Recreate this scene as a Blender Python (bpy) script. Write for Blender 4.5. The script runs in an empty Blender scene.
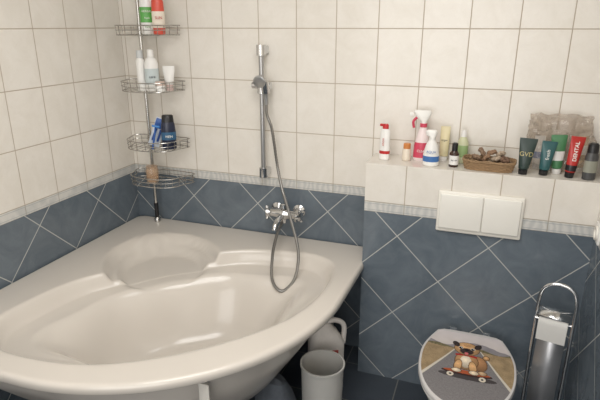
import bpy, bmesh, math, random
from mathutils import Vector, Matrix, noise
random.seed(4)
S=bpy.context.scene
COL=S.collection
try: S.view_settings.view_transform='Standard'
except Exception: pass

def lin(c):
    out=[]
    for v in c:
        v/=255.0
        out.append(v/12.92 if v<=.04045 else ((v+.055)/1.055)**2.4)
    return tuple(out)

# ------------------------------------------------------------ materials
class NT:
    def __init__(s,name):
        s.m=bpy.data.materials.new(name); s.m.use_nodes=True
        s.t=s.m.node_tree; s.n=s.t.nodes; s.l=s.t.links
        s.b=s.n['Principled BSDF']
    def new(s,t,**k):
        n=s.n.new(t)
        for a,v in k.items(): setattr(n,a,v)
        return n
    def put(s,inp,v):
        if isinstance(v,bpy.types.NodeSocket): s.l.new(v,inp)
        else: inp.default_value=v
    def math(s,op,a,b=None,c=None):
        n=s.new('ShaderNodeMath',operation=op)
        s.put(n.inputs[0],a)
        if b is not None: s.put(n.inputs[1],b)
        if c is not None: s.put(n.inputs[2],c)
        return n.outputs[0]
    def rng(s,v,a,b,c,d):
        n=s.new('ShaderNodeMapRange'); n.clamp=True
        s.put(n.inputs[0],v)
        for i,x in enumerate((a,b,c,d)): s.put(n.inputs[i+1],x)
        return n.outputs[0]
    def mix(s,f,a,b):
        n=s.new('ShaderNodeMix',data_type='RGBA')
        s.put(n.inputs[0],f)
        for i,x in ((6,a),(7,b)):
            if isinstance(x,tuple) and len(x)==3: x=x+(1,)
            s.put(n.inputs[i],x)
        return n.outputs[2]
    def noise(s,vec,scale,detail=4,rough=.6,dist=0):
        n=s.new('ShaderNodeTexNoise')
        if vec is not None: s.l.new(vec,n.inputs['Vector'])
        n.inputs['Scale'].default_value=scale; n.inputs['Detail'].default_value=detail
        n.inputs['Roughness'].default_value=rough; n.inputs['Distortion'].default_value=dist
        return n.outputs[0]
    def bump(s,h,strength,dist):
        n=s.new('ShaderNodeBump'); n.inputs['Strength'].default_value=strength
        n.inputs['Distance'].default_value=dist
        s.l.new(h,n.inputs['Height']); s.l.new(n.outputs[0],s.b.inputs['Normal'])

_c={}
def mat(name,rgb,rough=.4,metal=0,alpha=1,trans=0,var=.06,coat=0,nscale=30,bump=0):
    if name in _c: return _c[name]
    t=NT(name); c=lin(rgb)
    tc=t.new('ShaderNodeTexCoord').outputs['Object']
    f=t.noise(tc,nscale,3)
    d=tuple(max(0,x*(1-var*2)) for x in c); u=tuple(min(1,x*(1+var)) for x in c)
    t.put(t.b.inputs['Base Color'],t.mix(f,d,u))
    t.b.inputs['Roughness'].default_value=rough; t.b.inputs['Metallic'].default_value=metal
    t.b.inputs['Alpha'].default_value=alpha
    t.b.inputs['Transmission Weight'].default_value=trans
    t.b.inputs['Coat Weight'].default_value=coat
    if bump: t.bump(f,.6,bump)
    _c[name]=t.m
    return t.m

TW,TH,ZB,BH=.207,.263,.975,.05
def tile_mat(name,axis,u0,dshift=0.0):
    t=NT(name)
    pos=t.new('ShaderNodeNewGeometry').outputs['Position']
    sp=t.new('ShaderNodeSeparateXYZ'); t.l.new(pos,sp.inputs[0])
    u=sp.outputs[axis]; z=sp.outputs[2]
    def cell(v,off,size):
        q=t.math('DIVIDE',t.math('SUBTRACT',v,off),size)
        f=t.math('FRACT',q); fl=t.math('FLOOR',q)
        d=t.math('MULTIPLY',t.math('MINIMUM',f,t.math('SUBTRACT',1.0,f)),size)
        return d,fl
    du,fu=cell(u,u0,TW); dz,fz=cell(z,ZB,TH)
    def wn(a,b):
        c=t.new('ShaderNodeCombineXYZ'); t.l.new(a,c.inputs[0]); t.l.new(b,c.inputs[1])
        w=t.new('ShaderNodeTexWhiteNoise'); t.l.new(c.outputs[0],w.inputs['Vector'])
        return w.outputs['Value']
    gc=t.rng(t.math('MINIMUM',du,dz),.0012,.0028,1,0)
    n1=t.noise(pos,9,6,.65,.6); n2=t.noise(pos,70,3)
    r=wn(fu,fz)
    v=t.math('ADD',t.math('MULTIPLY',t.rng(n1,.35,.65,0,1),.7),t.math('MULTIPLY',r,.3))
    cream=t.mix(v,lin((222,216,206)),lin((231,226,218)))
    cream=t.mix(t.math('MULTIPLY',t.rng(n2,.55,.75,0,1),.15),cream,lin((212,202,188)))
    cream=t.mix(gc,cream,lin((178,164,147)))
    # dark diagonal
    DS=.295
    a=t.math('MULTIPLY',t.math('ADD',u,z),.70711); b=t.math('MULTIPLY',t.math('SUBTRACT',u,z),.70711)
    da,fa=cell(a,dshift,DS); db,fb=cell(b,dshift*.3+.05,DS)
    gd=t.rng(t.math('MINIMUM',da,db),.0013,.003,1,0)
    rd=wn(fa,fb)
    n3=t.noise(pos,7,9,.66,1.0)
    vd=t.math('ADD',t.math('MULTIPLY',t.rng(n3,.3,.7,0,1),.75),t.math('MULTIPLY',rd,.25))
    dark=t.mix(vd,lin((86,96,105)),lin((112,121,129)))
    dark=t.mix(gd,dark,lin((184,184,180)))
    # border listello
    w=t.new('ShaderNodeTexWave'); w.inputs['Scale'].default_value=11; w.inputs['Distortion'].default_value=9
    w.inputs['Detail'].default_value=3; t.l.new(pos,w.inputs['Vector'])
    bord=t.mix(w.outputs[1],lin((190,190,187)),lin((208,206,201)))
    zz=t.math('SUBTRACT',z,ZB-BH)
    edge=t.math('MINIMUM',zz,t.math('SUBTRACT',BH,zz))
    band=t.math('MULTIPLY',t.rng(edge,.007,.0085,0,1),t.rng(edge,.010,.0115,1,0))
    bord=t.mix(t.math('MULTIPLY',band,.6),bord,lin((150,155,158)))
    gb=t.rng(t.math('MINIMUM',du,edge),.001,.0025,1,0)
    bord=t.mix(gb,bord,lin((160,154,142)))
    m1=t.math('GREATER_THAN',z,ZB); m2=t.math('GREATER_THAN',z,ZB-BH)
    col=t.mix(m1,t.mix(m2,dark,bord),cream)
    t.put(t.b.inputs['Base Color'],col)
    def sel(x,y,zv):
        q=t.math('ADD',t.math('MULTIPLY',m2,y),t.math('MULTIPLY',t.math('SUBTRACT',1.0,m2),zv))
        return t.math('ADD',t.math('MULTIPLY',m1,x),t.math('MULTIPLY',t.math('SUBTRACT',1.0,m1),q))
    g=sel(gc,gb,gd)
    t.put(t.b.inputs['Roughness'],t.rng(g,0,1,.22,.85))
    h=t.math('ADD',t.math('SUBTRACT',1.0,g),t.math('MULTIPLY',n1,.25))
    t.bump(h,.5,.002)
    return t.m

M_CHROME=mat('chrome',(212,212,212),.14,1,var=.02)
M_SATIN=mat('satin_metal',(178,178,178),.3,.85,var=.02)
M_WHITE=mat('white_plastic',(236,234,229),.35,var=.02)
M_IVORY=mat('ivory_plastic',(231,227,218),.30,var=.015)
M_BLACK=mat('black_plastic',(26,26,28),.35)
M_TUB=mat('tub_acrylic',(208,201,192),.2,var=.015,coat=.2,nscale=4)

# ------------------------------------------------------------ mesh builder
def catmull(P,closed,sub):
    P=[Vector(p) for p in P]; n=len(P); out=[]
    segs=n if closed else n-1
    for i in range(segs):
        if closed: a,b,c,d=P[i-1],P[i],P[(i+1)%n],P[(i+2)%n]
        else: a,b,c,d=P[max(i-1,0)],P[i],P[i+1],P[min(i+2,n-1)]
        for k in range(sub):
            t=k/sub
            out.append(.5*((2*b)+(c-a)*t+(2*a-5*b+4*c-d)*t*t+(3*b-a-3*c+d)*t**3))
    if not closed: out.append(P[-1])
    return out

class MB:
    def __init__(s): s.bm=bmesh.new()
    def loft(s,secs,n=32,T=None,mi=0,caps=True):
        """secs: (z,rx,ry,ox,oy,exp)"""
        T=T or Matrix(); rings=[]
        for q in secs:
            z,rx,ry=q[:3]; ox=q[3] if len(q)>3 else 0; oy=q[4] if len(q)>4 else 0; e=q[5] if len(q)>5 else 2
            R=[]
            for i in range(n):
                a=2*math.pi*i/n; ca,sa=math.cos(a),math.sin(a)
                x=math.copysign(abs(ca)**(2/e),ca)*rx; y=math.copysign(abs(sa)**(2/e),sa)*ry
                R.append(s.bm.verts.new(T@Vector((x+ox,y+oy,z))))
            rings.append(R)
        fs=[]
        for A,B in zip(rings,rings[1:]):
            for i in range(n):
                j=(i+1)%n
                fs.append(s.bm.faces.new((A[i],A[j],B[j],B[i])))
        if caps:
            fs.append(s.bm.faces.new(rings[0][::-1])); fs.append(s.bm.faces.new(rings[-1]))
        for f in fs: f.material_index=mi
        return s
    def box(s,c,d,bev=.002,T=None,mi=0,seg=2):
        t=bmesh.new(); bmesh.ops.create_cube(t,size=1)
        for v in t.verts: v.co=Vector((v.co.x*d[0]+c[0],v.co.y*d[1]+c[1],v.co.z*d[2]+c[2]))
        if bev: bmesh.ops.bevel(t,geom=t.edges[:],offset=bev,segments=seg,affect='EDGES',profile=.5)
        if T: t.transform(T)
        for f in t.faces: f.material_index=mi
        me=bpy.data.meshes.new('t'); t.to_mesh(me); t.free(); s.bm.from_mesh(me); bpy.data.meshes.remove(me)
        return s
    def wire(s,pts,r,closed=False,n=8,sub=1,T=None,mi=0,rf=None):
        P=catmull(pts,closed,sub) if sub>1 else [Vector(p) for p in pts]
        N=len(P); rings=[]; up=None
        for i in range(N):
            a=P[i-1] if (closed or i>0) else P[i]; b=P[(i+1)%N] if (closed or i<N-1) else P[i]
            t=(b-a).normalized()
            if up is None:
                up=Vector((0,0,1)) if abs(t.z)<.9 else Vector((1,0,0))
            up=(up-t*up.dot(t))
            if up.length<1e-6: up=t.orthogonal()
            up.normalize(); sd=t.cross(up)
            rr=rf(i/(N-1))*r if rf else r
            R=[]
            for k in range(n):
                an=2*math.pi*k/n
                p=P[i]+(up*math.cos(an)+sd*math.sin(an))*rr
                R.append(s.bm.verts.new(T@p if T else p))
            rings.append(R)
        m=N if closed else N-1; fs=[]
        for i in range(m):
            A,B=rings[i],rings[(i+1)%N]
            for k in range(n):
                j=(k+1)%n; fs.append(s.bm.faces.new((A[k],A[j],B[j],B[k])))
        if not closed:
            fs.append(s.bm.faces.new(rings[0][::-1])); fs.append(s.bm.faces.new(rings[-1]))
        for f in fs: f.material_index=mi
        return s
    def obj(s,name,mats,parent=None,label=None,sharp=35,norm=True):
        if norm: bmesh.ops.recalc_face_normals(s.bm,faces=s.bm.faces[:])
        me=bpy.data.meshes.new(name); s.bm.to_mesh(me); s.bm.free()
        for p in me.polygons: p.use_smooth=True
        try: me.set_sharp_from_angle(angle=math.radians(sharp))
        except Exception: pass
        if not isinstance(mats,(list,tuple)): mats=[mats]
        for m in mats: me.materials.append(m)
        o=bpy.data.objects.new(name,me); COL.objects.link(o)
        if parent: o.parent=parent
        if label: o['label']=label
        return o

def thing(name,label,cat,loc,rz=0,group=None,rot=None,scale=1):
    e=bpy.data.objects.new(name,None); e.empty_display_size=.05
    e.location=loc; e.rotation_euler=rot or (0,0,math.radians(rz)); e.scale=(scale,)*3
    e['label']=label; e['category']=cat
    if group: e['group']=group
    COL.objects.link(e); return e

def text(parent,s,size,r,z,m,ang=0,x0=0,vertical=False,name='label_text',y=None,bold=0):
    """lettering wrapped round a body of radius r (facing -y) centred at height z"""
    cu=bpy.data.curves.new('tx','FONT'); cu.body=s; cu.size=size; cu.align_x='CENTER'; cu.align_y='CENTER'
    cu.extrude=.0002; cu.offset=bold
    o=bpy.data.objects.new('tx',cu); COL.objects.link(o)
    bpy.context.view_layer.update()
    me=bpy.data.meshes.new_from_object(o.evaluated_get(bpy.context.evaluated_depsgraph_get()))
    bpy.data.objects.remove(o)
    for v in me.vertices:
        a,b,c=v.co
        if vertical: a,b=-b,a
        a+=x0
        if r: 
            th=a/r+ang; rr=r+.0006+c
            v.co=(rr*math.sin(th),-rr*math.cos(th),z+b)
        else: v.co=(a,y-.0006-c,z+b)
    me.materials.clear(); me.materials.append(m)
    q=bpy.data.objects.new(name,me); COL.objects.link(q); q.parent=parent
    return q

# ------------------------------------------------------------ room
XL,XR,YB,YP,YF=-2.01,.475,2.56,2.345,-1.1
ZC,ZL=2.6,1.164
m_back=tile_mat('tile_back_wall',0,-.744,.03)
m_left=tile_mat('tile_side_wall',1,YB,.10)
m_floor=NT('floor_tile')
t=m_floor; pos=t.new('ShaderNodeNewGeometry').outputs['Position']
br=t.new('ShaderNodeTexBrick'); br.offset=0; br.inputs['Scale'].default_value=1
br.inputs['Brick Width'].default_value=.3; br.inputs['Row Height'].default_value=.3; br.inputs['Mortar Size'].default_value=.003
br.inputs['Color1'].default_value=lin((58,64,72))+(1,); br.inputs['Color2'].default_value=lin((70,76,84))+(1,)
br.inputs['Mortar'].default_value=lin((120,120,116))+(1,); t.l.new(pos,br.inputs['Vector'])
t.put(t.b.inputs['Base Color'],t.mix(t.math('MULTIPLY',t.noise(pos,8,5),.4),br.outputs[0],lin((40,46,54))))
t.b.inputs['Roughness'].default_value=.35
m_ceil=mat('ceiling_paint',(232,231,228),.9,var=.02,nscale=3)
def slab(name,lo,hi,m):
    b=MB(); b.box([(a+c)/2 for a,c in zip(lo,hi)],[c-a for a,c in zip(lo,hi)],0)
    o=b.obj(name,m); o['kind']='structure'; return o
w=.1
slab('wall_back',(XL-w,YB,-w),(XR+w,YB+w,ZC+w),m_back)
slab('wall_left',(XL-w,YF-w,-w),(XL,YB,ZC+w),m_left)
slab('wall_right',(XR,YF-w,-w),(XR+w,YB,ZC+w),m_left)
slab('wall_front',(XL,YF-w,-w),(XR,YF,ZC+w),m_back)
slab('floor',(XL,YF,-w),(XR,YB,0),m_floor.m)
slab('ceiling',(XL,YF,ZC),(XR,YB,ZC+w),m_ceil)
pw=slab('wall_partition',(-.521,YP,0),(XR,YB,ZL),m_back)
pw.data.materials.append(m_left); pw.data.materials.append(mat('ledge_tile',(222,216,206),.25,nscale=8))
for p in pw.data.polygons:
    if abs(p.normal.x)>.5: p.material_index=1
    if p.normal.z>.5: p.material_index=2

# ------------------------------------------------------------ bathtub
ZR=.638
def sst(a,b,x):
    t=min(1,max(0,(x-a)/(b-a))); return t*t*(3-2*t)
tub=thing('bathtub','pearl-cream acrylic corner bathtub with moulded seat and curved open front','bathtub',(XL,YB,0))
cx,cy=.86,.86
half=[(.66,.40),(.86,.262),(1.08,.205),(1.27,.20),(1.385,.30),(1.41,.55),(1.345,.84)]
inner=[(.515,.515)]+half+[(1.13,1.13)]+[(b,a) for a,b in half[::-1]]
inner=[(p.x,p.y) for p in catmull([(a,b,0) for a,b in inner],True,14)]
def arc(x,y,r,a0,a1,n): return [(x+r*math.cos(math.radians(a0+(a1-a0)*i/n)),y+r*math.sin(math.radians(a0+(a1-a0)*i/n))) for i in range(n+1)]
g=.004
outer=arc(.04+g,.04+g,.04,180,270,6)+arc(1.44,.06+g,.06,270,360,8)+arc(.572,.582,.918,0,90,40)+arc(.06+g,1.46,.06,90,180,8)
def radius(poly,a,):
    dx,dy=math.cos(a),math.sin(a); best=0
    for i in range(len(poly)):
        x1,y1=poly[i-1]; x2,y2=poly[i]
        x1-=cx;x2-=cx;y1-=cy;y2-=cy
        ex,ey=x2-x1,y2-y1; den=dx*ey-dy*ex
        if abs(den)<1e-12: continue
        tt=(x1*ey-y1*ex)/den; uu=(x1*dy-y1*dx)/den
        if tt>0 and -1e-6<=uu<=1+1e-6: best=max(best,tt)
    return best
N=320
A=[2*math.pi*i/N+.0001 for i in range(N)]
RI=[radius(inner,a) for a in A]; RO=[radius(outer,a) for a in A]
def P(a,r): return cx+math.cos(a)*r,cy+math.sin(a)*r
ZT=ZR+.008; ZF=.29
def smin(a,b,k):
    h=max(0,min(1,.5+.5*(b-a)/k)); return b*(1-h)+a*h-k*h*(1-h)
def basin_z(s,x,y):
    plain=ZF+(ZT-ZF)*(.05*s*s+.95*sst(.36,1.0,s)**1.1)
    p=(x+y)/1.41421; q=abs(x-y)/1.41421
    m=sst(1.60,1.22,p)                        # armrest shelves run along the wall sides
    if m<=0: return plain
    zs=.572
    e0=.80-.06*math.exp(-((q-.42)/.14)**2)    # each armrest swells in the middle
    arm=ZF+(zs-ZF)*(.05*s*s+.95*sst(.36,e0,s)**1.1)+(ZT-zs)*sst(.90,.99,s)
    return plain*(1-m)+arm*m
def seat_z(x,y):
    p=(x+y)/1.41421; q=(x-y)/1.41421
    p-=.45*q*q                                # kidney bend round the corner
    wq=.285+.10*(p-.6)
    e=(abs(q/wq)**2.3+abs((p-.69)/.29)**2.3)**(1/2.3)
    return .556+.034*sst(.64,.78,e)+(ZT-.590)*sst(.86,1.0,e)
KS=.026
def depth(x,y,s):
    z=min(basin_z(s,x,y) if s<1 else ZT,ZT)
    return smin(z,seat_z(x,y),KS)
b=MB(); bm=b.bm; rings=[]
nr=130
for k in range(1,nr+1):
    f=k/nr; R=[]
    for i,a in enumerate(A):
        if f<.86: r=RI[i]*f/.86
        else: r=RI[i]+(RO[i]-.022-RI[i])*(f-.86)/.14
        x,y=P(a,r); zz=min(depth(x,y,r/RI[i])+KS/4,ZT)
        R.append(bm.verts.new((x,-y,zz)))
    rings.append(R)
for dr,dz in ((.015,-.0005),(.008,-.003),(.003,-.008),(0,-.015),(0,-.034),(.004,-.038),(.02,-.038)):
    R=[]
    for i,a in enumerate(A):
        x,y=P(a,RO[i]-dr)
        R.append(bm.verts.new((x,-y,ZT+dz)))
    rings.append(R)
for k,z in ((.91,ZR-.033),(.885,ZR-.05),(.83,.49),(.745,.41),(.66,.335),(.58,.265),(.5,.235),(.3,.228)):
    R=[]
    for i,a in enumerate(A):
        x,y=P(a,RO[i]*k); R.append(bm.verts.new((x,-y,z)))
    rings.append(R)
for Ra,Rb in zip(rings,rings[1:]):
    for i in range(N):
        j=(i+1)%N; bm.faces.new((Ra[i],Ra[j],Rb[j],Rb[i]))
bm.faces.new(rings[0]); bm.faces.new(rings[-1])
b.obj('tub_shell',M_TUB,tub,sharp=60)
b=MB(); b.loft([(.298,.035,.035),(.304,.035,.035),(.306,.028,.028),(.304,.02,.02)],T=Matrix.Translation((cx,-cy,0)))
b.obj('drain',M_CHROME,tub,'chrome drain')
for lx,ly in ((1.165,1.235),(1.30,.12),(.12,1.30)):
    b=MB(); b.box((lx,-ly,.29),(.04,.006,.575),.001); b.box((lx,-ly+.012,.29),(.004,.02,.575),.001)
    b.loft([(0,.025,.025),(.012,.025,.025),(.02,.01,.01),(.05,.01,.01)],n=16,T=Matrix.Translation((lx,-ly+.006,0)))
    b.obj('leg',mat('leg_white',(214,210,202),.4),tub,'white metal support leg')

# ------------------------------------------------------------ shower set
rx=-1.12
sr=thing('shower_rail','satin chrome shower rail on cream tiles holding a compact hand shower','shower',(rx,YB,1.02))
b=MB(); b.wire([(0,-.06,-.02),(0,-.06,.66)],.0125,n=16); b.obj('rail',M_SATIN,sr)
for z in (0,.64):
    b=MB(); b.box((0,-.033,z),(.042,.066,.042),.008,seg=3); b.wire([(0,-.06,z-.026),(0,-.06,z+.026)],.024,n=24)
    b.obj('wall_bracket',M_CHROME,sr)
b=MB(); b.wire([(0,-.06,.425),(0,-.06,.50)],.024,n=24); b.wire([(-.050,-.062,.465),(.052,-.062,.465)],.018,n=20)
b.wire([(.03,-.08,.43),(.03,-.09,.49)],.022,n=20); b.obj('slider',M_CHROME,sr)
b=MB()
b.wire([(.03,-.074,.37),(.03,-.078,.42),(.03,-.09,.47),(.02,-.105,.495)],.014,sub=5,n=16,rf=lambda q:.8+.4*q)
T=Matrix.Translation((.012,-.112,.49))@Matrix.Rotation(math.radians(108),4,'X')
b.loft([(-.012,.012,.012),(-.008,.026,.026),(.0,.032,.032),(.008,.032,.032),(.010,.028,.028)],T=T,n=28)
b.obj('hand_shower',M_SATIN,sr)
hose=[(.03,-.074,.38),(.035,-.08,.32),(.062,-.08,.24),(.09,-.085,.06),(.13,-.12,-.06),(.20,-.19,-.18),(.28,-.28,-.33),(.295,-.37,-.44),(.250,-.43,-.49),(.19,-.41,-.45),(.16,-.33,-.35),(.138,-.22,-.29),(.12,-.10,-.262)]
b=MB(); b.wire(hose,.0076,sub=24,n=10,rf=lambda q:1+.10*math.sin(q*900)); b.obj('shower_hose',mat('hose_steel',(140,138,135),.3,.9),sr,'ribbed flexible chrome hose')

fa=thing('bath_mixer_tap','chrome wall-mounted two-handle bath mixer tap over the tub','tap',(-1.0,YB,.80),scale=1.08)
b=MB()
for sx in (-.06,.06):
    T=Matrix.Translation((sx,0,0))@Matrix.Rotation(math.radians(90),4,'X')
    b.loft([(0,.033,.033),(.006,.033,.033),(.014,.022,.022),(.018,.014,.014),(.062,.014,.014)],T=T,n=28)
b.wire([(-.07,-.07,0),(-.03,-.07,0),(0,-.07,0),(.03,-.07,0),(.07,-.07,0)],.021,n=24,rf=lambda q:1+.45*math.exp(-((q-.5)/.22)**2),sub=4)
b.wire([(0,-.07,0),(0,-.07,-.045)],.018,n=20)
b.obj('tap_body',M_CHROME,fa)
b=MB(); b.wire([(0,-.07,-.01),(0,-.11,-.005),(0,-.16,-.012),(0,-.185,-.03),(0,-.19,-.045)],.014,sub=5,n=18); b.obj('spout',M_CHROME,fa)
b=MB(); b.loft([(.015,.012,.012),(.03,.012,.012),(.034,.02,.02),(.052,.018,.018),(.055,.01,.01)],T=Matrix.Translation((0,-.07,0)),n=20); b.obj('diverter_knob',M_CHROME,fa)
for sx in (-1,1):
    b=MB(); T=Matrix.Translation((sx*.066,-.07,0))@Matrix.Rotation(math.radians(90*sx),4,'Y')@Matrix.Rotation(.45,4,'X')
    b.loft([(0,.019,.019),(.01,.014,.014),(.014,.024,.024),(.030,.024,.024),(.035,.016,.016)],T=T,n=24)
    for k in range(4):
        an=math.pi/2*k+.5
        b.wire([(math.cos(an)*.012,math.sin(an)*.012,.022),(math.cos(an)*.034,math.sin(an)*.034,.024)],.009,T=T,n=12)
    b.obj('handle',M_CHROME,fa)

# ------------------------------------------------------------ corner shelf rack
M_RACK=mat('rack_chrome',(186,184,180),.22,1,var=.03)
TZ=[1.73,1.44,1.12,.914]
z0=ZT
rk=thing('corner_shelf_rack','chrome tension-pole wire rack with four baskets standing on the tub corner','shelf',(-1.83,2.49,z0))
b=MB(); b.wire([(0,0,0),(0,0,ZC-z0)],.0095,n=16); b.loft([(0,.018,.018),(.02,.018,.018),(.03,.011,.011)],n=20); b.loft([(ZC-z0-.03,.011,.011),(ZC-z0-.02,.022,.022),(ZC-z0,.022,.022)],n=20)
b.obj('pole',M_RACK,rk)
b=MB(); b.wire([(0,0,.0),(0,0,.12)],.0125,n=16); b.obj('pole_foot',M_BLACK,rk,'black plastic pole foot')
for ti,tz in enumerate(TZ):
    h=tz-z0; b=MB(); D=(-.03,-.022,-.018,0)[ti]
    def rim(z,gx=0):
        return [(-.09-gx,.045,z),(-.09-gx,-.06,z),(-.06-gx,-.120,z),(.02,-.15-gx,z),(.13,-.145-gx,z),(.20+gx+D*.5,-.11,z),(.235+gx+D,-.03,z),(.235+gx+D,.045,z)]
    for z,r in ((h,.0028),(h+.025,.002),(h+.048,.003)):
        b.wire(rim(z,.004 if z>h else 0),r,closed=True,sub=4,n=8)
    for k in range(8):
        x=-.075+k*.039
        yf=-.10 if (x<-.04 or x>.165) else -.14
        b.wire([(x,.045,h),(x,yf,h)],.0017,n=6)
    for kk,(P0,P1) in enumerate(zip(catmull(rim(h),True,4),catmull(rim(h+.048,.004),True,4))):
        if kk%2==0: b.wire([P0,P1],.0016,n=6)
    b.wire([(0,0,h-.01),(0,0,h+.06)],.0135,n=16)
    b.obj('wire_basket',M_RACK,rk)

def standing(name,label,cat,x,y,z,rz=0,group=None,scale=1): return thing(name,label,cat,(x,y,z),rz,group,scale=scale)
def simple_bottle(o,secs,body,cap_secs,capm,label_secs=None,labm=None,n=32):
    b=MB(); b.loft(secs,n=n); b.obj('bottle_body',body,o)
    b=MB(); b.loft(cap_secs,n=n); b.obj('cap',capm,o)
    if label_secs:
        b=MB(); b.loft(label_secs,n=n,caps=False); b.obj('label_sticker',labm,o)
G1='toiletries on the wire rack'
TR=.0032
W=mat('bottle_white',(234,232,228),.3,var=.02)
ink=mat('ink_dark',(40,42,52),.5); inkw=mat('ink_white',(238,236,230),.5)
green=mat('label_green',(96,170,84),.35); orange=mat('bottle_coral',(214,84,66),.35); red=mat('red_plastic',(190,40,42),.35)
# tier 1
o=standing('shampoo_bottle','white shampoo bottle with bright green label on the top basket','bottle',-1.735,2.43,TZ[0]+TR,36,G1,1.08)
simple_bottle(o,[(0,.026,.018),(.004,.030,.021),(.10,.032,.022),(.165,.030,.02),(.18,.018,.014),(.186,.012,.012)],W,[(.186,.016,.014),(.19,.017,.015),(.225,.015,.013),(.228,.012,.01)],green,
   [(.055,.0324,.0224),(.125,.0322,.0222)],green)
text(o,'HERBAL',.014,.0335,.105,inkw); text(o,'fresh',.012,.0335,.075,inkw); text(o,'care',.014,.0325,.035,mat('ink_green',(60,140,60),.4))
o=standing('shower_gel_bottle','coral red and white shower gel bottle on the top basket','bottle',-1.665,2.43,TZ[0]+TR,36,G1,1.08)
simple_bottle(o,[(0,.024,.017),(.004,.028,.02),(.09,.030,.021),(.15,.028,.018),(.17,.016,.013)],orange,[(.17,.016,.014),(.20,.016,.014),(.203,.013,.011)],W,
   [(.03,.0305,.0213),(.105,.0304,.0212)],mat('label_offwhite',(234,222,206),.4))
text(o,'SUN',.018,.032,.075,red)
# tier 2
o=standing('lotion_bottle','white lotion bottle with faint grey label on the second basket','bottle',-1.717,2.405,TZ[1]+TR,36,G1,1.18)
simple_bottle(o,[(0,.028,.022),(.004,.031,.024),(.12,.031,.024),(.142,.022,.018),(.15,.012,.012)],W,[(.15,.015,.015),(.18,.014,.014),(.183,.01,.01)],W,[(.03,.0313,.0243),(.10,.0313,.0243)],mat('label_grey',(196,206,206),.4))
text(o,'care',.016,.0317,.065,ink)
o=standing('cream_bottle','slim white bottle with grey flip cap on the second basket','bottle',-1.778,2.395,TZ[1]+TR,36,G1,1.18)
simple_bottle(o,[(0,.019,.016),(.135,.019,.016),(.145,.012,.012)],W,[(.145,.015,.014),(.178,.014,.013)],mat('cap_grey',(198,200,200),.4))
o=standing('cream_tube','short white tube standing on its cap in the second basket','tube',-1.645,2.455,TZ[1]+TR,20,G1,1.15)
b=MB(); b.loft([(0,.016,.016),(.028,.016,.016)]); b.obj('cap',mat('cap_blush',(222,196,190),.4),o)
b=MB(); b.loft([(.028,.018,.016),(.05,.022,.016),(.09,.028,.008),(.112,.028,.0012)]); b.obj('tube_body',W,o)
o=standing('cosmetic_jar','small white round jar with blush lid on the second basket','jar',-1.662,2.392,TZ[1]+TR,20,G1,1.1)
b=MB(); b.loft([(0,.02,.02),(.003,.023,.023),(.03,.023,.023)]); b.obj('jar_body',W,o)
b=MB(); b.loft([(.03,.024,.024),(.045,.024,.024),(.048,.021,.021)]); b.obj('lid',mat('lid_blush',(214,190,178),.4),o)
# tier 3
navy=mat('navy_bottle',(36,42,64),.3); blue=mat('razor_blue',(40,90,166),.35)
o=standing('shower_gel_bottle','dark navy shower gel bottle with black cap on the third basket','bottle',-1.66,2.43,TZ[2]+TR,36,G1,1.08)
simple_bottle(o,[(0,.032,.02),(.004,.036,.023),(.09,.037,.024),(.13,.034,.022),(.14,.03,.02)],navy,[(.14,.031,.02),(.172,.028,.018),(.176,.024,.015)],M_BLACK,[(.05,.0375,.0245),(.09,.0378,.0247)],mat('label_teal',(52,96,130),.4))
text(o,'MEN',.018,.0385,.07,inkw)
o=standing('razor_pack','blue and white cardboard razor pack leaning in the third basket','pack',-1.77,2.43,TZ[2]+TR,30,G1)
L=Matrix.Translation((0,0,.006))@Matrix.Rotation(math.radians(22),4,'Y')
b=MB(); b.box((0,.004,.085),(.062,.003,.165),.001,T=L); b.obj('backing_card',mat('card_white',(206,214,226),.4),o)
b=MB(); b.box((0,-.0005,.135),(.058,.005,.055),.002,T=L); b.obj('header_print',blue,o)
for k in (-1,1):
    b=MB(); b.wire([(k*.014,-.004,.035),(k*.014,-.006,.07),(k*.012,-.003,.105)],.006,T=L,sub=5,n=12); b.obj('razor_handle',mat('razor_handle',(30,74,150),.3),o)
o=standing('razor','blue disposable razor leaning in the third basket','razor',-1.735,2.375,TZ[2]+TR,30,G1)
L=Matrix.Rotation(math.radians(12),4,'Y')
b=MB(); b.wire([(0,0,.004),(0,0,.05),(0,.004,.10),(0,-.004,.13)],.0055,T=L,sub=5,n=12); b.obj('handle',blue,o)
b=MB(); b.box((0,-.008,.135),(.042,.014,.010),.002,T=L); b.obj('razor_head',mat('razor_head',(60,130,200),.3),o)
# tier 4
o=standing('glass_jar','small translucent amber glass jar in the lowest basket','jar',-1.785,2.42,TZ[3]+TR,0,G1)
b=MB(); b.loft([(0,.028,.028),(.004,.034,.034),(.02,.036,.036),(.075,.036,.036),(.086,.031,.031),(.090,.031,.031),(.092,.034,.034),(.098,.034,.034),(.098,.030,.030),(.086,.028,.028),(.075,.033,.033),(.02,.033,.033),(.008,.028,.028)],n=40); b.obj('glass_body',mat('amber_glass',(206,176,146),.05,alpha=.38,var=.08),o)
b=MB(); b.loft([(.009,.027,.027),(.02,.032,.032),(.045,.032,.032)]); b.obj('contents',mat('amber_contents',(178,128,82),.4,alpha=.75),o)

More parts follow.
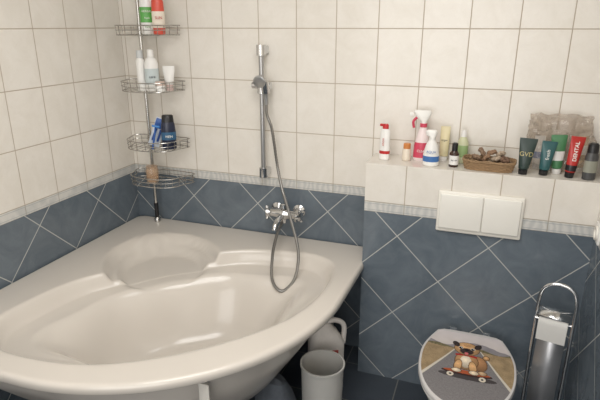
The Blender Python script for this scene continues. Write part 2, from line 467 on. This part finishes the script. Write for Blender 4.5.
# ------------------------------------------------------------ ledge items
G2='toiletries on the tiled ledge'
def tube(name,label,x,y,h,wd,body,capm,rz=0,caph=.022,txt=None,tm=None,size=.014,vert=False,band=None,lean=0,tz=.55,bold=0,roll=0):
    o=thing(name,label,'tube',(x,y,ZL+.016*abs(math.sin(math.radians(roll)))),group=G2,rot=(math.radians(lean),math.radians(roll),math.radians(rz)))
    b=MB(); b.loft([(0,.017,.015),(.002,.018,.016),(caph,.019,.017)],n=28); b.obj('cap',capm,o)
    b=MB(); S_=[(caph,.015,.013),(caph+.004,.021,.017)]
    for k in range(1,9):
        q=k/8; S_.append((caph+.004+(h-caph-.012)*q,.021+(wd/2-.021)*q,.017*(1-q**1.6)+.0012))
    S_.append((h,wd/2,.0010)); b.loft(S_,n=36); b.obj('tube_body',body,o)
    if band:
        z1,z2,bm_=band; b=MB(); R=[]
        for z in [z1+(z2-z1)*k/5 for k in range(6)]:
            q=(z-caph-.004)/(h-caph-.012); R.append((z,.0215+(wd/2-.021)*q,.0175*(1-q**1.6)+.0016))
        b.loft(R,n=36,caps=False); b.obj('label_sticker',bm_,o)
    if txt: 
        zc=caph+(h-caph)*tz
        me=text(o,txt,size,0,zc,tm,vertical=vert,y=0,bold=bold).data
        for v in me.vertices:   # lay the lettering on the curved tube face
            qq=min(1,max(0,(v.co.z-caph-.004)/(h-caph-.012))); a_=.021+(wd/2-.021)*qq; b_=.017*(1-qq**1.6)+.0012
            v.co.y=-(b_*math.sqrt(max(0,1-min(1,(v.co.x/a_)**2)))+.0008+abs(v.co.y)*.3)
    return o
o=thing('lotion_bottle','white squeeze bottle with red cap and red print at ledge end','bottle',(-.455,2.44,ZL),-10,G2)
b=MB(); b.loft([(0,.022,.016),(.004,.025,.019),(.10,.025,.018),(.14,.024,.014),(.15,.014,.012)]); b.obj('bottle_body',W,o)
b=MB(); b.loft([(.15,.015,.013),(.168,.014,.012),(.172,.011,.01)]); b.box((-.015,0,.166),(.026,.014,.012),.003); b.obj('cap',red,o)
b=MB(); b.loft([(.03,.0255,.0193),(.045,.0255,.0193)],caps=False); b.obj('label_sticker',red,o)
text(o,'elseve',.015,.026,.09,red,vertical=True)
o=thing('cream_jar','little jar with orange lid on the ledge','jar',(-.352,2.46,ZL),0,G2)
b=MB(); b.loft([(0,.018,.018),(.003,.021,.021),(.05,.021,.021),(.058,.016,.016)]); b.obj('jar_body',mat('jar_cream',(226,214,196),.3),o)
b=MB(); b.loft([(.058,.017,.017),(.08,.017,.017),(.083,.014,.014)]); b.obj('lid',mat('orange_lid',(206,132,72),.4),o)
# trigger spray
pink=mat('pink_body',(206,72,96),.3)
o=thing('trigger_spray_bottle','white and pink trigger spray cleaner bottle on the ledge','spray bottle',(-.285,2.485,ZL),8,G2,scale=1.04)
b=MB(); b.loft([(0,.034,.02),(.005,.038,.023),(.07,.036,.022),(.11,.026,.02),(.145,.018,.016),(.155,.013,.013)]); b.obj('bottle_body',mat('pale_pink',(240,224,222),.3),o)
b=MB(); b.loft([(.015,.0385,.0235),(.05,.0373,.0229),(.07,.0366,.0226),(.085,.033,.0218)],caps=False); b.obj('label_sticker',pink,o)
b=MB(); b.loft([(.155,.016,.016),(.172,.016,.016)]); b.obj('collar',pink,o)
b=MB(); b.loft([(.172,.013,.013),(.182,.015,.013),(.20,.030,.014,-.004,0,3),(.222,.040,.013,-.008,0,3),(.230,.034,.010,-.008,0,3)]); b.box((-.055,0,.212),(.018,.016,.016),.003); b.obj('spray_head',M_WHITE,o)
b=MB(); b.wire([(-.028,0,.200),(-.046,0,.178),(-.042,0,.15)],.006,sub=5); b.obj('trigger',pink,o)
text(o,'CLEAN',.015,.039,.05,inkw)
bl=mat('label_blue',(70,116,176),.35)
o=thing('spray_bottle','white conical spray bottle with blue print on the ledge','spray bottle',(-.232,2.405,ZL),4,G2,scale=1.04)
b=MB(); b.loft([(0,.030,.026),(.004,.035,.029),(.05,.035,.029),(.09,.026,.023),(.112,.015,.015)]); b.obj('bottle_body',W,o)
b=MB(); b.loft([(.02,.0354,.0294),(.045,.0354,.0294)],caps=False); b.obj('label_sticker',bl,o)
b=MB(); b.loft([(.112,.014,.014),(.128,.014,.014),(.134,.022,.013,-.004,0,3),(.152,.025,.013,-.006,0,3),(.158,.018,.009,-.004,0,3)]); b.obj('spray_head',M_WHITE,o)
text(o,'AQUA',.015,.035,.066,bl)
tube('hair_cream_tube','pale yellow tube behind the brown bottle',-.185,2.515,.165,.044,mat('tube_yellow',(222,210,170),.35),W,txt='argan',tm=ink,size=.013)
o=thing('medicine_bottle','small dark brown bottle with white label on the ledge','bottle',(-.13,2.415,ZL),6,G2)
simple_bottle(o,[(0,.019,.019),(.003,.021,.021),(.062,.021,.021),(.075,.012,.012)],mat('brown_glass',(58,36,26),.15),[(.075,.013,.013),(.108,.013,.013),(.111,.009,.009)],M_BLACK,[(.012,.0214,.0214),(.054,.0214,.0214)],W)
text(o,'serum',.011,.0216,.034,ink)
o=thing('shampoo_bottle','pale green shampoo bottle with tapering neck on the ledge','bottle',(-.10,2.50,ZL),0,G2)
simple_bottle(o,[(0,.022,.016),(.004,.025,.019),(.10,.024,.018),(.125,.012,.012)],mat('pale_green',(204,206,170),.3),[(.125,.013,.013),(.155,.011,.011)],W,[(.03,.0253,.0192),(.085,.0247,.0186)],mat('label_soft_green',(150,176,120),.4))
# wicker basket
wk=mat('wicker',(160,130,96),.7,var=.25,nscale=120)
o=thing('wicker_basket','small woven wicker basket heaped with hair scrunchies on the ledge','basket',(.022,2.425,ZL),-3)
b=MB()
def sq(a,rx_,ry_,e=4):
    ca,sa=math.cos(a),math.sin(a)
    return math.copysign(abs(ca)**(2/e),ca)*rx_,math.copysign(abs(sa)**(2/e),sa)*ry_
for k in range(6):
    z=.004+k*.0068; f=.9+.1*k/6
    pts=[]
    for i in range(72):
        a=2*math.pi*i/72; x,y=sq(a,.110*f,.058*f); q=1+.03*math.cos(i*math.pi/2+k*math.pi)
        pts.append((x*q,y*q,z))
    b.wire(pts,.0036,closed=True,n=6)
for k in range(2):
    b.wire([sq(2*math.pi*i/60,.112,.060)+(.042+.004*math.sin(i*1.5+k*math.pi),) for i in range(60)],.0035,closed=True,n=6)
b.loft([(.002,.092,.048,0,0,4),(.006,.092,.048,0,0,4)])
b.obj('woven_body',wk,o)
pos_s=[(-.064,-.014,.022),(-.021,-.016,.022),(.022,-.016,.022),(.066,-.014,.022),(-.045,.024,.024),(.0,.026,.024),(.045,.024,.024),(-.055,-.004,.050),(-.014,-.002,.051),(.028,-.002,.051),(.066,-.004,.048),(-.034,.012,.074),(.008,.012,.075),(.046,.010,.070)]
for k,(x,y,z) in enumerate(pos_s):
    sc=mat('scrunchie_%d'%(k%4),((156,124,98),(190,170,148),(126,98,80),(150,124,102))[k%4],.85,var=.35,nscale=110)
    s=thing('hair_scrunchie','crumpled %s fabric hair scrunchie in the wicker basket'%('tan','pale beige','dark brown','taupe')[k%4],'hair tie',(.022+x,2.425+y,ZL+z),group='scrunchies in the basket',rot=(math.radians(10+20*(k%3)) if z>.03 else .1,math.radians(15*(-1)**k) if z>.03 else .05,k*1.3))
    b=MB(); pts=[(.0125*math.cos(a),.0125*math.sin(a),.002*math.sin(3*a)) for a in [2*math.pi*i/36 for i in range(36)]]
    b.wire(pts,.0085,closed=True,n=10)
    for v in b.bm.verts: v.co+=v.co.normalized()*.006*noise.noise(v.co*220+Vector((k,0,0)))
    b.obj('fabric_loop',sc,s)
tube('face_cream_tube','dark green tube with gold lettering standing on its cap',.163,2.385,.158,.072,mat('tube_dark_green',(46,62,58),.35),M_BLACK,txt='GVD',tm=mat('ink_gold',(196,182,130),.4),size=.027,rz=4,tz=.5,roll=3)
tube('toothpaste_tube','teal toothpaste tube with pale lettering leaning on its black cap',.246,2.40,.148,.062,mat('tube_teal',(48,92,94),.3),M_BLACK,txt='fresh',tm=inkw,size=.022,vert=True,rz=8,roll=4)
tube('hand_cream_tube','bright green and white tube behind the teal one',.302,2.446,.170,.064,mat('tube_green',(76,130,88),.35),W,band=(.06,.10,W),rz=4,roll=-3)
tube('toothpaste_tube','red toothpaste tube with white lettering leaning on its black cap',.346,2.395,.176,.058,mat('tube_red',(184,46,42),.3),M_BLACK,txt='DENTAL',tm=inkw,size=.022,vert=True,rz=12,band=(.03,.055,mat('tube_black',(30,28,30),.3)),bold=.0004,tz=.6,roll=5)
o=thing('deodorant_bottle','dark grey deodorant bottle near the wall on the ledge','bottle',(.420,2.39,ZL),12,G2,scale=1.1)
simple_bottle(o,[(0,.02,.015),(.004,.024,.018),(.09,.024,.018),(.105,.019,.015)],mat('dark_grey_bottle',(72,72,72),.3),[(.105,.020,.016),(.135,.019,.015),(.142,.012,.01)],M_BLACK,[(.03,.0243,.0183),(.075,.0243,.0183)],mat('label_sage',(150,150,136),.4))
# plastic bag with tubes standing in it
tube('ointment_tube','white ointment tube standing inside the clear plastic bag',.225,2.510,.15,.044,W,mat('cap_grey',(198,200,200),.4),band=(.05,.08,bl))
tube('ointment_tube','pale tan ointment tube standing inside the clear plastic bag',.395,2.508,.16,.044,mat('tube_tan',(202,176,144),.4),W,band=(.08,.12,W))
o=thing('plastic_bag','large crumpled brownish see-through plastic bag behind the tubes','bag',(.303,2.510,ZL),0)
b=MB(); S_=[]
for k in range(24):
    q=k/23; S_.append((.25*q,.134+.010*math.sin(q*5),.026*(1-q**2.5)+.004,0,0,3))
b.loft(S_,n=70,caps=False)
for v in b.bm.verts:
    n_=noise.noise_vector(v.co*20); n3_=noise.noise_vector(v.co*62+Vector((5,5,5)))
    top=min(1,v.co.z/.03)
    v.co.x+=(n_.x*.014+n3_.x*.006)*top; v.co.y+=(n_.y*.008+n3_.y*.014)*top; v.co.z+=(n_.z*.016+n3_.z*.006)*top
    v.co.y=max(-.045,min(.046,v.co.y))
b.obj('bag_film',mat('bag_film',(190,174,156),.08,alpha=.44,var=.14,nscale=40),o,sharp=8)

# small white socket on the right-hand wall
o=thing('wall_socket','white plastic wall socket on the tiled side wall','socket',(XR,2.265,.975))
b=MB(); b.box((-.005,0,0),(.010,.08,.08),.003,seg=3); b.obj('cover_frame',M_WHITE,o)
b=MB(); b.loft([(.010,.030,.030),(.017,.029,.029),(.017,.022,.022),(.011,.021,.021)],n=36,T=Matrix.Rotation(math.radians(-90),4,'Y')); b.obj('socket_insert',M_IVORY,o)

# ------------------------------------------------------------ flush plate
o=thing('flush_plate','ivory rectangular dual flush plate on the tiled partition','flush plate',(.005,YP,.972))
b=MB(); b.box((0,-.008,0),(.366,.016,.196),.0075,seg=4); b.obj('plate',M_IVORY,o)
for x,wd in ((-.079,.186),(.094,.156)):
    b=MB(); b.box((x,-.019,.004),(wd,.013,.166),.006,seg=5); b.obj('button',mat('button_ivory',(233,230,222),.26,var=.01),o)

# ------------------------------------------------------------ toilet
TX,TY0=.026,2.262
ZD=-.022
to=thing('toilet','white wall-hung toilet with printed lid showing a pug on a skateboard','toilet',(TX,YP,0))
yb=YP-TY0
HW=.2
def hw(q):
    if q<.40: return HW*(.70+.30*math.sin(q/.40*math.pi/2))
    u=(q-.40)/.60; return HW*math.sqrt(max(0,1-u**2.4))
LEN=.555
def outline(sc):
    R=[]
    for k in range(41):
        q=k/40; y=-(yb+LEN*q); R.append((hw(q),y))
    R=[(R[0][0]*.0,R[0][1]+.008),(R[0][0]*.5,R[0][1]+.007),(R[0][0]*.85,R[0][1]+.003)]+R[1:]
    pts=R+[(-x,y) for x,y in R[::-1] if x>1e-5]
    cyy=-(yb+LEN/2)
    return [(x*sc,cyy+(y-cyy)*sc) for x,y in pts]
def plate(b,levels,mi=0):
    rings=[]
    for z,sc in levels:
        rings.append([b.bm.verts.new((x,y,z+ZD)) for x,y in outline(sc)])
    n=len(rings[0])
    for A_,B_ in zip(rings,rings[1:]):
        for i in range(n):
            j=(i+1)%n; b.bm.faces.new((A_[i],A_[j],B_[j],B_[i]))
    b.bm.faces.new(rings[0]); b.bm.faces.new(rings[-1])
ceramic=mat('ceramic',(236,233,226),.12,var=.01)
b=MB(); plate(b,[(.06,.40),(.10,.46),(.16,.54),(.25,.68),(.34,.85),(.375,.92),(.388,.93)]); 
b.box((0,-.06,.23),(.26,.12,.26),.03,seg=4); b.obj('bowl',ceramic,to)
b=MB(); plate(b,[(.389,.93),(.392,.97),(.405,.97),(.408,.95)]); b.obj('seat',M_WHITE,to)
b=MB(); plate(b,[(.409,.97),(.412,1.0),(.424,1.0),(.429,.985),(.430,.955)]); lid=b.obj('toilet_lid',mat('lid_rim',(206,202,200),.25,var=.02),to,'white lid with printed picture')
for sx in (-.075,.075):
    b=MB(); b.box((sx,-(yb-.022),.41+ZD),(.04,.035,.03),.006,seg=3); b.obj('hinge',M_CHROME,to)
def ell(x,y,cx_,cy_,a,b_,rot=0):
    c,s=math.cos(rot),math.sin(rot); dx,dy=x-cx_,y-cy_
    return ((dx*c+dy*s)/a)**2+((-dx*s+dy*c)/b_)**2
def paint(x,y):
    n=noise.noise(Vector((x*40,y*40,0))); n2=noise.noise(Vector((x*160,y*160,3))); n3=noise.noise(Vector((x*420,y*420,9)))
    hor=.030+.003*math.sin(x*40+1)
    if y>hor+.026+.012*math.sin(x*30+.6)+.006*n: 
        q=min(1,(y-hor)*9); c=(206+14*q+6*n,196+16*q+6*n,190+24*q+6*n)
    elif y>hor+.008+.006*math.sin(x*50): c=(142+18*n,136+16*n,140+14*n)
    elif y>hor: c=(112+26*n2,104+20*n2,78+16*n2)
    else:
        g_=n3*16+n2*8; dd=hor-y
        c=(124+g_,120+g_,120+g_)
        if abs(x)>.040+dd*.60: c=(158+26*n+g_,136+22*n+g_,104+18*n+g_)
        elif abs(x)>.036+dd*.56: c=(206,198,184)
    if ell(x,y,.004,-.100,.084,.013)<1: c=(70,64,64)
    # board seen nearly head-on
    if ell(x,y,.002,-.084,.074,.012,.02)<1: c=(60,40,36)
    if ell(x,y,.002,-.080,.068,.008,.02)<1: c=(170,84,50)
    for wx in (-.045,.047):
        if ell(x,y,wx,-.099,.010,.010)<1: c=(214,204,186)
        if ell(x,y,wx,-.099,.004,.004)<1: c=(80,74,72)
    OUT=(96,66,44)
    def part(cx_,cy_,a,b_,base,rot=0,sr=None,o_=.0022):
        nonlocal c
        if ell(x,y,cx_,cy_,a+o_,b_+o_,rot)<1: c=OUT
        if ell(x,y,cx_,cy_,a,b_,rot)<1:
            r=sr or max(a,b_)*1.25
            sh=1.10-.40*min(1,math.hypot(x-cx_+a*.15,y-cy_-b_*.3)/r)+.08*n3+.04*n2
            c=tuple(v*sh for v in base)
    T1=(214,168,118)
    part(.036,-.030,.022,.034,(176,130,90),.2)            # haunch
    part(.046,-.072,.013,.008,(200,168,132))
    part(.056,.004,.009,.010,T1)                          # curled tail
    part(-.002,-.028,.034,.040,(196,150,104))             # barrel chest
    part(-.004,-.030,.017,.030,(238,222,198),0,None,0)    # pale bib
    part(-.026,-.054,.0105,.028,T1,-.12)                  # forelegs
    part(.018,-.054,.0105,.028,T1,.12)
    part(-.029,-.077,.014,.008,(236,216,188)); part(.022,-.077,.014,.008,(236,216,188))
    if abs(y-.001+3.5*(x+.004)**2)<.0042 and abs(x+.004)<.033: c=(168,44,40)   # red collar
    part(-.004,.034,.038,.031,T1)                         # broad flat head
    for sx_ in (-1,1):                                    # folded dark ears at the skull corners
        if ell(x,y,-.004+sx_*.034,.052,.010,.015,-sx_*.55)<1: c=(52,40,36)
    for k in range(3):
        if abs(y-(.055-k*.0042)+.12*abs(x+.004))<.0009 and abs(x+.004)<.012-k*.002: c=(146,102,70)
    m_=ell(x,y,-.004,.021,.020,.015)
    if m_<1: c=(60+14*n3,46+12*n3,42+10*n3)
    elif m_<1.25: c=(136,98,72)
    if ell(x,y,-.004,.028,.006,.004)<1: c=(16,12,12)
    if ell(x,y,-.004,.0105,.006,.0055)<1: c=(214,110,112)
    for ex in (-.0225,.0145):
        if ell(x,y,ex,.036,.0072,.0066)<1: c=(238,228,214)
        if ell(x,y,ex,.0355,.0058,.0056)<1: c=(24,18,17)
        if ell(x,y,ex+.0014,.0375,.0014,.0014)<1: c=(240,238,234)
    return c
NX,NY=220,290
me=bpy.data.meshes.new('printed_picture'); vs=[];fs=[];cols=[]
sc=.945; cyy=-(yb+LEN/2)
for j in range(NY+1):
    q=.004+j/NY*.9955; y=cyy+(-(yb+LEN*q)-cyy)*sc; wv=hw(q)*sc
    for i in range(NX+1):
        a=-1+2*i/NX; x=a*wv; vs.append((x,y,.4304+ZD))
        c=paint(x/1.38,(y-cyy-.088)/1.52); cols.append(tuple(lin([max(0,min(255,v)) for v in c]))+(1,))
for j in range(NY):
    for i in range(NX):
        k=j*(NX+1)+i; fs.append((k,k+NX+1,k+NX+2,k+1))
me.from_pydata(vs,[],fs)
ca=me.color_attributes.new('print','FLOAT_COLOR','POINT')
for i,c in enumerate(cols): ca.data[i].color=c
pm=NT('printed_lid_picture'); at=pm.new('ShaderNodeVertexColor'); at.layer_name='print'
pm.l.new(at.outputs[0],pm.b.inputs['Base Color']); pm.b.inputs['Roughness'].default_value=.2
me.materials.append(pm.m)
po=bpy.data.objects.new('printed_picture',me); COL.objects.link(po); po.parent=lid; po['label']='printed picture of a pug riding a skateboard on a road'

# ------------------------------------------------------------ toilet paper stand
SX=.345
o=thing('toilet_paper_stand','slim chrome floor-standing toilet paper holder with hooped top','toilet paper holder',(SX,2.13,0),-12)
b=MB(); b.loft([(0,.085,.085),(.008,.085,.085),(.014,.075,.075),(.018,.02,.02)],n=40); b.obj('base',M_CHROME,o)
b=MB()
b.wire([(-.068,0,.015),(-.068,0,.3),(-.068,0,.60),(-.066,0,.72),(-.046,0,.768),(.003,0,.785),(.050,0,.768),(.070,0,.72),(.072,0,.60),(.072,0,.3),(.070,0,.015)],.0075,sub=6,n=12)
b.obj('frame',M_CHROME,o)
b=MB(); b.wire([(-.066,0,.645),(-.066,-.06,.645)],.006,n=12); b.wire([(-.066,-.06,.645),(.068,-.06,.645)],.006,n=12); b.obj('arm',M_CHROME,o)
def curved_plate(b,x0,x1,pr):
    prev=None
    for y,z in pr:
        vv=[b.bm.verts.new((x0,y,z)),b.bm.verts.new((x1,y,z))]
        if prev: b.bm.faces.new((prev[0],prev[1],vv[1],vv[0]))
        prev=vv
b=MB(); curved_plate(b,-.058,.062,[(-.06-.053*math.sin(math.radians(-60+k*8)),.645+.053*math.cos(math.radians(-60+k*8))) for k in range(15)])
fo=b.obj('cover_flap',M_CHROME,o); md=fo.modifiers.new('thick','SOLIDIFY'); md.thickness=.0015
b=MB(); curved_plate(b,-.050,.054,[(-.018-.05*math.sin(math.pi*k/20),.57-.40*k/20) for k in range(21)])
fo=b.obj('curved_plate',mat('brushed_steel',(176,176,178),.33,.75,var=.04),o,'curved brushed steel plate'); md=fo.modifiers.new('thick','SOLIDIFY'); md.thickness=.002
b=MB(); b.wire([(-.068,0,.17),(.070,0,.17)],.004,n=10); b.obj('cross_bar',M_CHROME,o)
o2=thing('toilet_paper_roll','small white toilet paper roll on the chrome stand arm','toilet paper',(SX,2.13,0),-12)
b=MB(); T=Matrix.Translation((-.050,-.06,.645))@Matrix.Rotation(math.radians(90),4,'Y')
b.loft([(0,.017,.017),(0,.046,.046),(.106,.046,.046),(.106,.017,.017),(0,.017,.017)],T=T,n=48,caps=False)
paper=mat('tissue_paper',(212,210,205),.9,var=.03)
b.obj('roll',paper,o2)
b=MB(); curved_plate(b,-.050,.056,[(-.1065,.645),(-.107,.625),(-.106,.60),(-.104,.575)])
b.obj('loose_sheet',paper,o2)

# ------------------------------------------------------------ things under the tub
o=thing('waste_bin','plain pale grey plastic waste bin under the tub edge','bin',(-.590,1.92,0))
b=MB(); b.loft([(0,.084,.084),(.004,.090,.090),(.31,.097,.097),(.315,.102,.102),(.325,.102,.102),(.325,.095,.095),(.02,.087,.087)],n=48); b.obj('bin_body',mat('bin_grey',(190,188,183),.4,var=.03),o)
o=thing('detergent_bottle','bulky white plastic detergent jug with handle and reddish label','bottle',(-.650,2.17,0),30)
b=MB(); b.loft([(0,.085,.055,0,0,3.2),(.005,.090,.060,0,0,3.2),(.27,.090,.060,0,0,3.2),(.33,.070,.05,-.015,0,2.8),(.375,.045,.038,-.03,0,2.2),(.395,.026,.026,-.035)]); b.obj('bottle_body',mat('jug_white',(224,218,212),.35),o)
b=MB(); b.loft([(.395,.029,.029,-.035),(.425,.028,.028,-.035),(.428,.022,.022,-.035)]); b.obj('cap',mat('cap_dull_red',(168,76,68),.4),o)
b=MB(); b.wire([(-.01,0,.375),(.045,0,.385),(.090,0,.35),(.088,0,.25)],.013,sub=6,n=14); b.obj('handle',mat('jug_white',(224,218,212),.35),o)
b=MB(); b.box((.0,-.0605,.20),(.10,.002,.10),.0005); b.obj('label_sticker',mat('label_red_soft',(176,84,76),.4),o)
o=thing('cloth_bundle','crumpled dark grey cleaning cloth on the floor beneath the tub','cloth',(-.82,1.92,0))
b=MB(); b.loft([(0,.09,.07),(.01,.105,.08),(.06,.10,.075),(.12,.08,.06),(.17,.05,.04),(.19,.02,.015)],n=48)
for v in b.bm.verts:
    n_=noise.noise_vector(v.co*18)
    if v.co.z>.015: v.co+=n_*.022
    v.co.z=max(0,v.co.z)
b.obj('cloth_folds',mat('cloth_grey',(104,110,118),.9,var=.15),o)

# ------------------------------------------------------------ lights
def area(name,loc,target,size,power,col,shape='RECTANGLE'):
    L=bpy.data.lights.new(name,'AREA'); L.shape=shape; L.size=size[0]
    if shape=='RECTANGLE': L.size_y=size[1]
    L.energy=power; L.color=col
    o=bpy.data.objects.new(name,L); o.location=loc
    o.rotation_euler=(Vector(target)-Vector(loc)).to_track_quat('-Z','Y').to_euler(); COL.objects.link(o)
area('ceiling_light',(-.5,1.0,2.57),(-.5,1.0,0),(1.3,1.3),27,(1,.985,.96),'DISK')
area('rear_fill_light',(-.5,-1.0,1.4),(-.6,2.5,.95),(1.8,2.0),36,(1,.99,.975))  # added fill lamp behind the camera to soften shadows, no doorway there
W_=bpy.data.worlds.new('world'); S.world=W_; W_.use_nodes=True
W_.node_tree.nodes['Background'].inputs[0].default_value=(.8,.75,.7,1); W_.node_tree.nodes['Background'].inputs[1].default_value=.3

# ------------------------------------------------------------ camera
cam=bpy.data.cameras.new('camera'); cam.sensor_width=36; cam.lens=31.2; cam.clip_start=.02
co=bpy.data.objects.new('camera',cam); COL.objects.link(co); co.location=(0,0,1.78)
co.rotation_euler=(math.radians(90-18.6),0,math.radians(20))
S.camera=co
